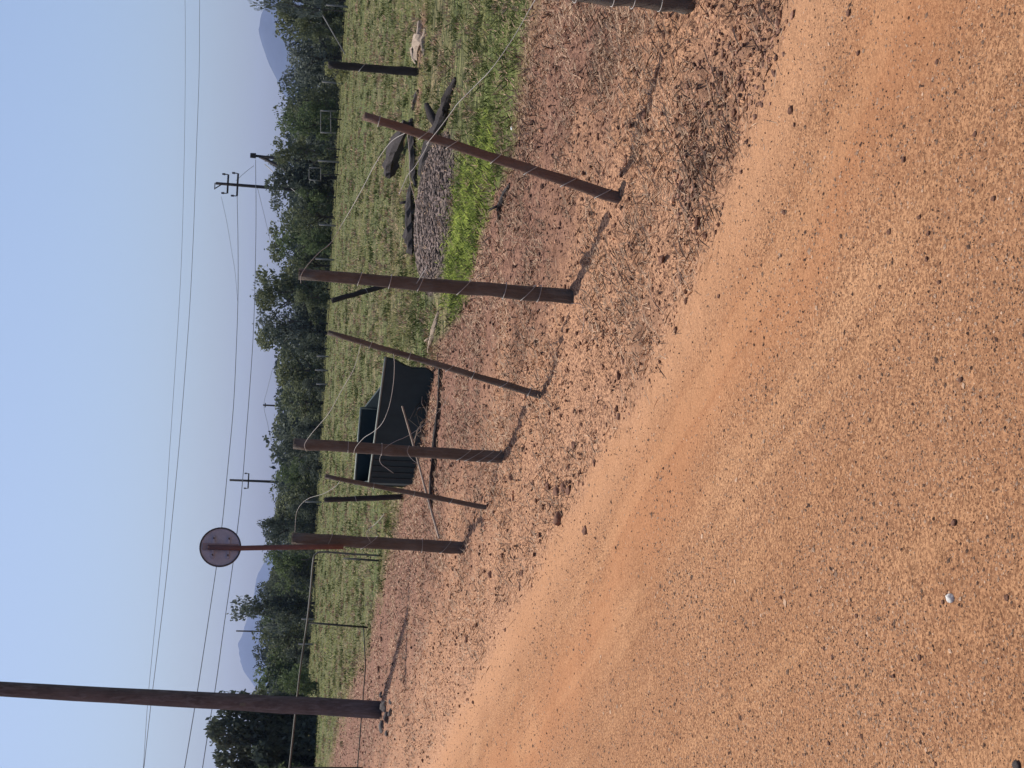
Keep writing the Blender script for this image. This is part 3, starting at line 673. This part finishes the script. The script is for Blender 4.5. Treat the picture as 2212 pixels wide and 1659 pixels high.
# ------------------------------------------------------------------ far power poles and lines
def far_pole(label, px, py, Y, arms=(), r=.13, group=None, legs=None, cap=False):
    t = at(px, py, Y); b = Vector((t.x, Y, hz(t.x, Y)))
    if legs: b = Vector((at(600, legs, Y).x, Y, hz(t.x, Y)))
    th = thing('power_pole', label, 'pole', b, group)
    tube('shaft', [Vector((0, 0, -.4)), (t - b) * .5, t - b], [r * 1.15, r, r * .8], 'dark_wood', th, 8, .05, 2)
    for dz, L, ins in arms:
        V, F = box_data(t.x - b.x, -.17, t.z - b.z - dz, L, .12, .14); arm_ = obj('crossarm', poly_mesh('crossarm', V, F, 'dark_wood'), th)
        for s in ins:
            c0 = Vector((t.x - b.x + s * L / 2, -.17, t.z - b.z - dz + .05))
            V, F = tube_data([c0, c0 + Vector((0, 0, .18)), c0 + Vector((0, 0, .2)), c0 + Vector((0, 0, .42))], [.04, .04, .09, .07], 7); obj('insulator', poly_mesh('insulator', V, F, 'insulator'), arm_)
    if cap:
        V, F = tube_data([t - b - Vector((0, 0, .35)), t - b - Vector((0, 0, .3)), t - b + Vector((0, 0, .1)), t - b + Vector((0, 0, .15))], [.1, .26, .26, .1], 10); obj('transformer', poly_mesh('transformer', V, F, 'dark_wood'), th)
    return th, t, b
yP = 98
th, t1, b1 = far_pole('tall power pole with two stacked crossarms standing over the far trees', 466, 396, yP, ((.95, 1.5, (-1, 1)), (1.7, 1.8, (-1, 1))), .14)
tube('strut', [t1 - b1 + Vector((-.42, -.1, .02)), t1 - b1 + Vector((0, -.1, -.55))], .045, 'dark_wood', th, 6)
tube('strut', [t1 - b1 + Vector((.02, -.1, .05)), t1 - b1 + Vector((-.5, -.1, .05))], .04, 'dark_wood', th, 6)
th, t2, b2 = far_pole('two-legged power pole spreading into an A below its top, over the far trees', 546, 336, yP + 3, (), .13, legs=345, cap=False)
tube('leg', [at(560, 338, yP + 3) - b2, Vector((at(720, 420, yP + 3).x - b2.x, 0, -.3))], [.12, .13], 'dark_wood', th, 8)
V, F = tube_data([t2 - b2 + Vector((0, 0, -.25)), t2 - b2 + Vector((0, 0, .2))], [.22, .2], 10); obj('cap', poly_mesh('cap', V, F, 'dark_wood'), th)
o = tube('guy_wire', [at(572, 355, yP) - b2, at(640, 416, yP - 1) - b2, at(712, 488, yP - 2) - b2], .035, 'wire_steel', th, 5)
far_pole('short power pole with a rounded top just clearing the far trees', 568, 875, 190, ((.35, .7, ()),), .16)
far_pole('slim power pole carrying two short brackets above the far trees', 496, 1037, 140, ((2.1, 1.7, (-1, 1)),), .15)
far_pole('bare thin pole poking above the trees beside the pale mountain', 510, 1363, 180, (), .13)
def cable(label, pts, ys, r):
    P = []; n = len(pts)
    for i, (px, py) in enumerate(pts):
        # distance along the line follows from both ends (equal steps of inverse depth are equal steps in the picture)
        f = (py - pts[0][1]) / (pts[-1][1] - pts[0][1]); Y = 1 / ((1 - f) / ys[0] + f / ys[1]); P.append(at(px, py, Y))
    P = catmull(P, 8); o = tube('power_cable', P, r, 'cable', None, 5, origin=P[0]); o.location = P[0]
    return tag(o, label, 'cable', 'power cables across the sky')
ca = 'power cable of the upper pair crossing the open sky'
cable(ca, [(398, -60), (400, 30), (400, 180), (398, 330), (394, 500), (388, 640), (378, 800), (368, 950), (358, 1100), (345, 1250), (330, 1400), (318, 1530), (306, 1720)], (62, 40), .008)
cable(ca, [(432, -60), (431, 30), (430, 160), (424, 330), (418, 500), (410, 660), (400, 800), (388, 950), (374, 1100), (359, 1250), (341, 1400), (325, 1530), (304, 1720)], (62, 40), .011)
cb = 'lower power cable strung from the two-crossarm pole over the trees'
cable(cb, [(512, 418), (514, 520), (514, 640), (510, 760), (504, 880), (492, 1010), (480, 1130), (468, 1220), (450, 1340), (430, 1470), (412, 1580), (388, 1720)], (98, 62), .024)
cable(cb, [(552, 345), (553, 460), (551, 600), (547, 720), (540, 830), (530, 960), (522, 1060), (512, 1150), (500, 1240), (484, 1350), (466, 1480), (448, 1590), (428, 1720)], (99, 62), .024)
cable('faint sagging power cable dropping from the crossarm pole top', [(478, 425), (490, 480), (500, 540), (508, 590), (513, 650)], (98, 110), .014)
cable('thin power cable hanging low over the treetops to the short pole', [(556, 405), (572, 470), (584, 520)], (98, 130), .02)
cable('thin power cable drooping either side of the short rounded pole', [(588, 800), (578, 840), (570, 876), (578, 915), (586, 955)], (190, 200), .03)
cable('jumper cable linking the crossarm pole and the two-legged pole', [(510, 390), (530, 372), (548, 358)], (98, 100), .018)

# ------------------------------------------------------------------ trees
def crown_mesh(name, mat, seed, lobes, n, size, base=0.05, hollow=.55, fat=1.0):
    """unit crown: height 1, half width 1; leaf clumps spread through several lobes"""
    q = np.random.default_rng(seed); V = []; T = []
    L = []
    for i in range(lobes):
        a = q.uniform(0, 6.28); r = q.uniform(.05, .72); zc = .10 + .78 * q.random() ** 1.15; L.append((r * math.cos(a) * (1.15 - .6 * zc), r * math.sin(a) * (1.15 - .6 * zc), zc, q.uniform(.14, .34) * fat, q.uniform(.06, .16) * fat))
    w = np.array([l[3] for l in L]) ** 2; k = q.choice(lobes, n, p=w / w.sum()); L = np.array(L)[k]
    d = q.normal(size=(n, 3)); d /= np.linalg.norm(d, axis=1)[:, None]; rr = (hollow + (1 - hollow) * q.random(n)) ** .7 * (1 + .22 * q.normal(size=n) * (q.random(n) < .3))
    P = np.stack([L[:, 0] + d[:, 0] * rr * L[:, 3], L[:, 1] + d[:, 1] * rr * L[:, 3], np.maximum(base, L[:, 2] + d[:, 2] * rr * L[:, 4])], 1)
    tint = np.clip(.25 + .35 * q.random(n) + .35 * (k % 3) / 2 + 0 * P[:, 2], 0, 1)
    A = q.normal(size=(n, 3)); A /= np.linalg.norm(A, axis=1)[:, None]; B = np.cross(A, q.normal(size=(n, 3))); B /= np.linalg.norm(B, axis=1)[:, None]
    s = size * q.uniform(.6, 1.4, n)[:, None]; sx = np.array([1, 1, .55])
    V = np.stack([P - A * s * sx, P + B * s * .55 * sx, P + A * s * sx, P - B * s * .55 * sx], 1).reshape(-1, 3)
    return mesh_np(name, V, np.arange(n * 4).reshape(-1, 4), {'tint': np.repeat(tint, 4)}, mat)
def trunk_mesh(seed):
    q = random.Random(seed); D = [tube_data([(0, 0, -.05), (q.uniform(-.03, .03), 0, .2), (q.uniform(-.06, .06), q.uniform(-.05, .05), .45), (q.uniform(-.1, .1), 0, .75)], [.05, .04, .03, .012], 7, .2, seed)]
    for i in range(6):
        a = q.uniform(0, 6.28); z0 = q.uniform(.12, .5); l = q.uniform(.3, .55)
        D.append(tube_data([(0, 0, z0), (math.cos(a) * l * .5, math.sin(a) * l * .5, z0 + .12), (math.cos(a) * l, math.sin(a) * l, z0 + q.uniform(.15, .34))], [.024, .016, .006], 5, .2, i))
    return poly_mesh('trunk', *join(*D), 'bark')
KIND = [('leaf_olive', 22, 2600, .045), ('leaf_dark', 18, 2800, .045), ('leaf_blue', 24, 2000, .042), ('leaf_mid', 22, 2600, .042), ('leaf_dark', 26, 2600, .04), ('leaf_olive', 28, 2200, .042), ('leaf_blue', 18, 1600, .045)]
CR = [crown_mesh('crown', m_, 300 + i, lb, n, s) for i, (m_, lb, n, s) in enumerate(KIND)]
FEATHER = [crown_mesh('crown', 'leaf_blue', 340 + i, 26, 1100, .045, .25, .2) for i in range(2)]
DENSE = crown_mesh('crown', 'leaf_dark', 350, 16, 7500, .062, .03, .5, 1.5)
TR = [trunk_mesh(400 + i) for i in range(4)]
def tree(px_top, py, Y, half, k, label, group, name='tree', crown=None, cat='tree', zrot=None, frac=1.0):
    t = at(px_top, py, Y); h = (t.z - hz(t.x, Y)) * frac
    b = Vector((t.x, Y, hz(t.x, Y) - .03)); th = thing(name, label, cat, b, group)
    c = obj('crown', crown or CR[k], th); c.scale = (half, half, h * 1.12); c.rotation_euler = (0, 0, rnd.uniform(0, 6.28) if zrot is None else zrot)
    r = obj('trunk', TR[k % 4], th); r.scale = (half * .9, half * .9, h * 1.0); r.rotation_euler = (0, 0, rnd.uniform(0, 6.28))
    return th
prof = [(-400, 575), (-200, 580), (-60, 560), (0, 548), (18, 556), (40, 600), (100, 610), (170, 602), (215, 597), (260, 597), (330, 592), (420, 582), (500, 586), (570, 584), (600, 560), (640, 558), (690, 562), (735, 566), (765, 585), (800, 592), (850, 594), (900, 593),
        (950, 586), (1000, 583), (1040, 584), (1080, 576), (1110, 562), (1150, 558), (1200, 562), (1250, 568), (1275, 545), (1400, 542), (1450, 535), (1490, 545), (1530, 540), (1600, 520), (1659, 520), (1800, 525), (2000, 540)]
ptop = lambda y_: float(np.interp(y_, [p[0] for p in prof], [p[1] for p in prof]))
LK = [0, 1, 2, 3, 1, 0, 2]
MARKS = [(-1000, 'past the stout post foot'), (-20, 'below the blue mountain'), (110, 'behind the lone black post'), (215, 'behind the small far gate'), (300, 'at the two-legged power pole'), (370, 'at the two-crossarm pole'),
         (440, 'beyond the charred logs'), (550, 'behind the tall wire-bound post'), (660, 'behind the thin leaning stake'), (775, 'beyond the tub at the short pole'), (910, 'behind the brown post at the tub'),
         (1000, 'at the slim bracketed pole'), (1090, 'near the post with the sign'), (1195, 'beyond the bend of the pipe rail'), (1290, 'by the thin bare pole'), (1380, 'before the pale mountain'), (1480, 'behind the utility pole'), (1620, 'past the utility pole')]
def mark(y_):
    return [t_ for p_, t_ in MARKS if p_ <= y_][-1]
ADJ = ['dull olive', 'dark shady', 'grey-green airy', 'fresh green']
yy = -330.
i = 0
while yy < 1960:
    Y = rnd.uniform(88, 100); k = rnd.choice([0, 1, 2, 3, 4, 5, 3, 0])
    half = rnd.uniform(1.8, 3.4)
    tree(ptop(yy) + rnd.uniform(0, 16) , yy, Y, half, k, ADJ[LK[k]] + ' tree of the far tree line ' + mark(yy), 'trees of the far tree line')
    yy += half * FPX / Y * rnd.uniform(.75, 1.15); i += 1
yy = -300.
while yy < 1900:
    Y = rnd.uniform(108, 122); k = rnd.choice([0, 1, 2, 4, 5, 6])
    half = rnd.uniform(2.2, 4.2)
    tree(ptop(yy) + rnd.uniform(-4, 8), yy, Y, half, k, 'taller back-row tree of the far woods ' + mark(yy), 'back row of the far tree line')
    yy += half * FPX / Y * rnd.uniform(1.1, 1.6)
# marked trees
tree(478, 1600, 62, 1.9, 1, 'big rounded dark tree behind the utility pole, tallest of the tree line', None, zrot=1.0, crown=DENSE)
tree(492, 1665, 64, 2.1, 1, 'broad dark tree behind the pipe rail beyond the pole', None, crown=DENSE)
tree(500, 1545, 63, 1.4, 1, 'dark rounded tree right behind the utility pole shaft', None, crown=DENSE)
tree(540, 1690, 60, 1.8, 3, 'lower green tree past the end of the pipe rail', None)
tree(502, 1320, 90, 2.2, 0, 'tall loose-crowned tree beside the thin bare pole', None, crown=FEATHER[0])
tree(540, 1300, 86, 2.4, 1, 'dense dark tree under the tall loose-crowned tree', None)
tree(545, 4, 84, 1.1, 0, 'sparse feathery tree standing before the blue mountain', None, crown=FEATHER[1])
tree(552, 615, 96, 1.6, 0, 'open twiggy tree top behind the tall wire-bound post', None, crown=FEATHER[1], zrot=2)
tree(556, 690, 95, 1.7, 0, 'ragged open treetop behind the thin leaning stake', None, crown=FEATHER[0], zrot=4)
tree(548, 1130, 92, 1.3, 4, 'pointed dark treetop behind the post with the sign', None)
# low bushes along the field edge
for py, half, h in ((60, 1.5, 640), (230, 1.2, 664), (420, 1.5, 640), (520, 1.4, 645), (640, 1.4, 640), (750, 1.3, 645), (830, 1.3, 648), (920, 1.4, 640), (1010, 1.3, 640), (1090, 1.2, 632), (1170, 1.3, 625), (1240, 1.4, 618), (1330, 1.3, 620), (1410, 1.2, 612), (1470, 1.3, 610), (1560, 1.3, 590), (1640, 1.4, 590), (1750, 1.4, 590), (-100, 1.5, 650)):
    tree(h, py, rnd.uniform(84, 92), half, rnd.choice([0, 1, 3, 4]), 'low bush at the foot of the far trees ' + mark(py), 'low bushes below the far tree line', 'bush', cat='bush')
tree(600, 1475, 64, 1.25, 3, 'rounded green bush in front of the pale mountain, by the utility pole', None, 'bush', cat='bush')
SH = crown_mesh('crown', 'leaf_dry', 361, 22, 800, .07, .02, .2, 1.2)
tree(704, 152, 66, .95, 0, 'small yellowish shrub at the field edge behind the lone black post', None, 'shrub', crown=SH, cat='shrub')

# distant woods closing the view between the trees
n = 90000; a = np.radians(rng.uniform(-32, 32, n)); r = rng.uniform(101, 128, n); x = r * np.sin(a); y = r * np.cos(a)
hmx = 1.2 + 4.2 * fbm(x * .18, y * .18, 91); z = rng.random(n) * hmx
A = rng.normal(size=(n, 3)); A /= np.linalg.norm(A, axis=1)[:, None]; B = np.cross(A, rng.normal(size=(n, 3))); B /= np.linalg.norm(B, axis=1)[:, None]
P = np.stack([x, y, z], 1); s = rng.uniform(.12, .3, n)[:, None]
V = np.stack([P - A * s, P + B * s * .6, P + A * s, P - B * s * .6], 1).reshape(-1, 3)
o = obj('woodland', mesh_np('woodland', V, np.arange(n * 4).reshape(-1, 4), {'tint': np.repeat(rng.random(n), 4)}, 'leaf_dark')); o['kind'] = 'stuff'; o['label'] = 'dark mass of woodland behind the tree line'; o['category'] = 'woodland'

# ------------------------------------------------------------------ mountains
def hill(name, peaks, D, seed, depth=900):
    xs = np.linspace(min(p[0] for p in peaks), max(p[0] for p in peaks), 90)
    rows = []; K = 14
    for j in range(K):
        t = j / (K - 1); prof_ = math.sin(min(1, t * 1.7) * math.pi / 2) if t < .6 else math.cos((t - .6) / .4 * math.pi / 2)
        hgt = np.interp(xs, [p[0] for p in peaks], [p[1] for p in peaks])
        nn = fbm(xs / 130., np.full_like(xs, j * .9), seed, 4) - .5
        rows.append(np.stack([xs, np.full_like(xs, D + t * depth), hgt * prof_ * (1 + .22 * nn * (1 if t < .55 else .3)) - 2], 1))
    v = np.concatenate(rows); nx = len(xs); a, b = np.meshgrid(np.arange(K - 1), np.arange(nx - 1), indexing='ij')
    f = np.stack([a * nx + b, a * nx + b + 1, (a + 1) * nx + b + 1, (a + 1) * nx + b], -1).reshape(-1, 4)
    o = obj(name, mesh_np(name, v, f, None, 'hazed_rock', True)); o['kind'] = 'structure'; return o
def pk(px, py, Y): q = at(px, py, Y); return (q.x, max(3, q.z))
D0 = 5200
hill('mountain', [pk(700, 330, D0), pk(640, 250, D0), pk(606, 190, D0), pk(580, 140, D0), pk(563, 95, D0), pk(558, 72, D0), pk(562, 50, D0), pk(576, 20, D0), pk(585, -30, D0), pk(610, -110, D0), pk(650, -220, D0), pk(720, -330, D0)][::-1] if False else
     sorted([pk(a, b, D0 + 540) for a, b in ((700, 330), (640, 250), (606, 190), (580, 140), (563, 95), (556, 72), (561, 48), (572, 20), (580, -30), (600, -110), (640, -220), (715, -330))]), D0, 5)
hill('mountain', sorted([pk(a, b, 6500 + 540) for a, b in ((640, 1560), (585, 1500), (545, 1470), (528, 1440), (517, 1405), (519, 1385), (530, 1350), (545, 1300), (552, 1260), (558, 1235), (590, 1180), (640, 1120))]), 6500, 9)

# ------------------------------------------------------------------ haze
V, F = box_data(0, 0, 0, 1, 1, 1)
me = bpy.data.meshes.new('haze'); 
x0, x1, y0, y1, z0, z1 = -8200, 8200, -8200, 8200, -1.5, 420
me.from_pydata([(x, y, z) for x in (x0, x1) for y in (y0, y1) for z in (z0, z1)], [], F)
hm = bpy.data.materials.new('air'); hm.use_nodes = True; nt = hm.node_tree
for nd in list(nt.nodes): nt.nodes.remove(nd)
ou = nt.nodes.new('ShaderNodeOutputMaterial'); pv = nt.nodes.new('ShaderNodeVolumePrincipled')
pv.inputs['Color'].default_value = (.50, .62, 1, 1); pv.inputs['Density'].default_value = 0.00009; pv.inputs['Anisotropy'].default_value = .2
nt.links.new(pv.outputs[0], ou.inputs['Volume']); me.materials.append(hm)
o = obj('haze', me); o['kind'] = 'stuff'; o['label'] = 'pale blue summer haze over the whole plain'; o['category'] = 'haze'
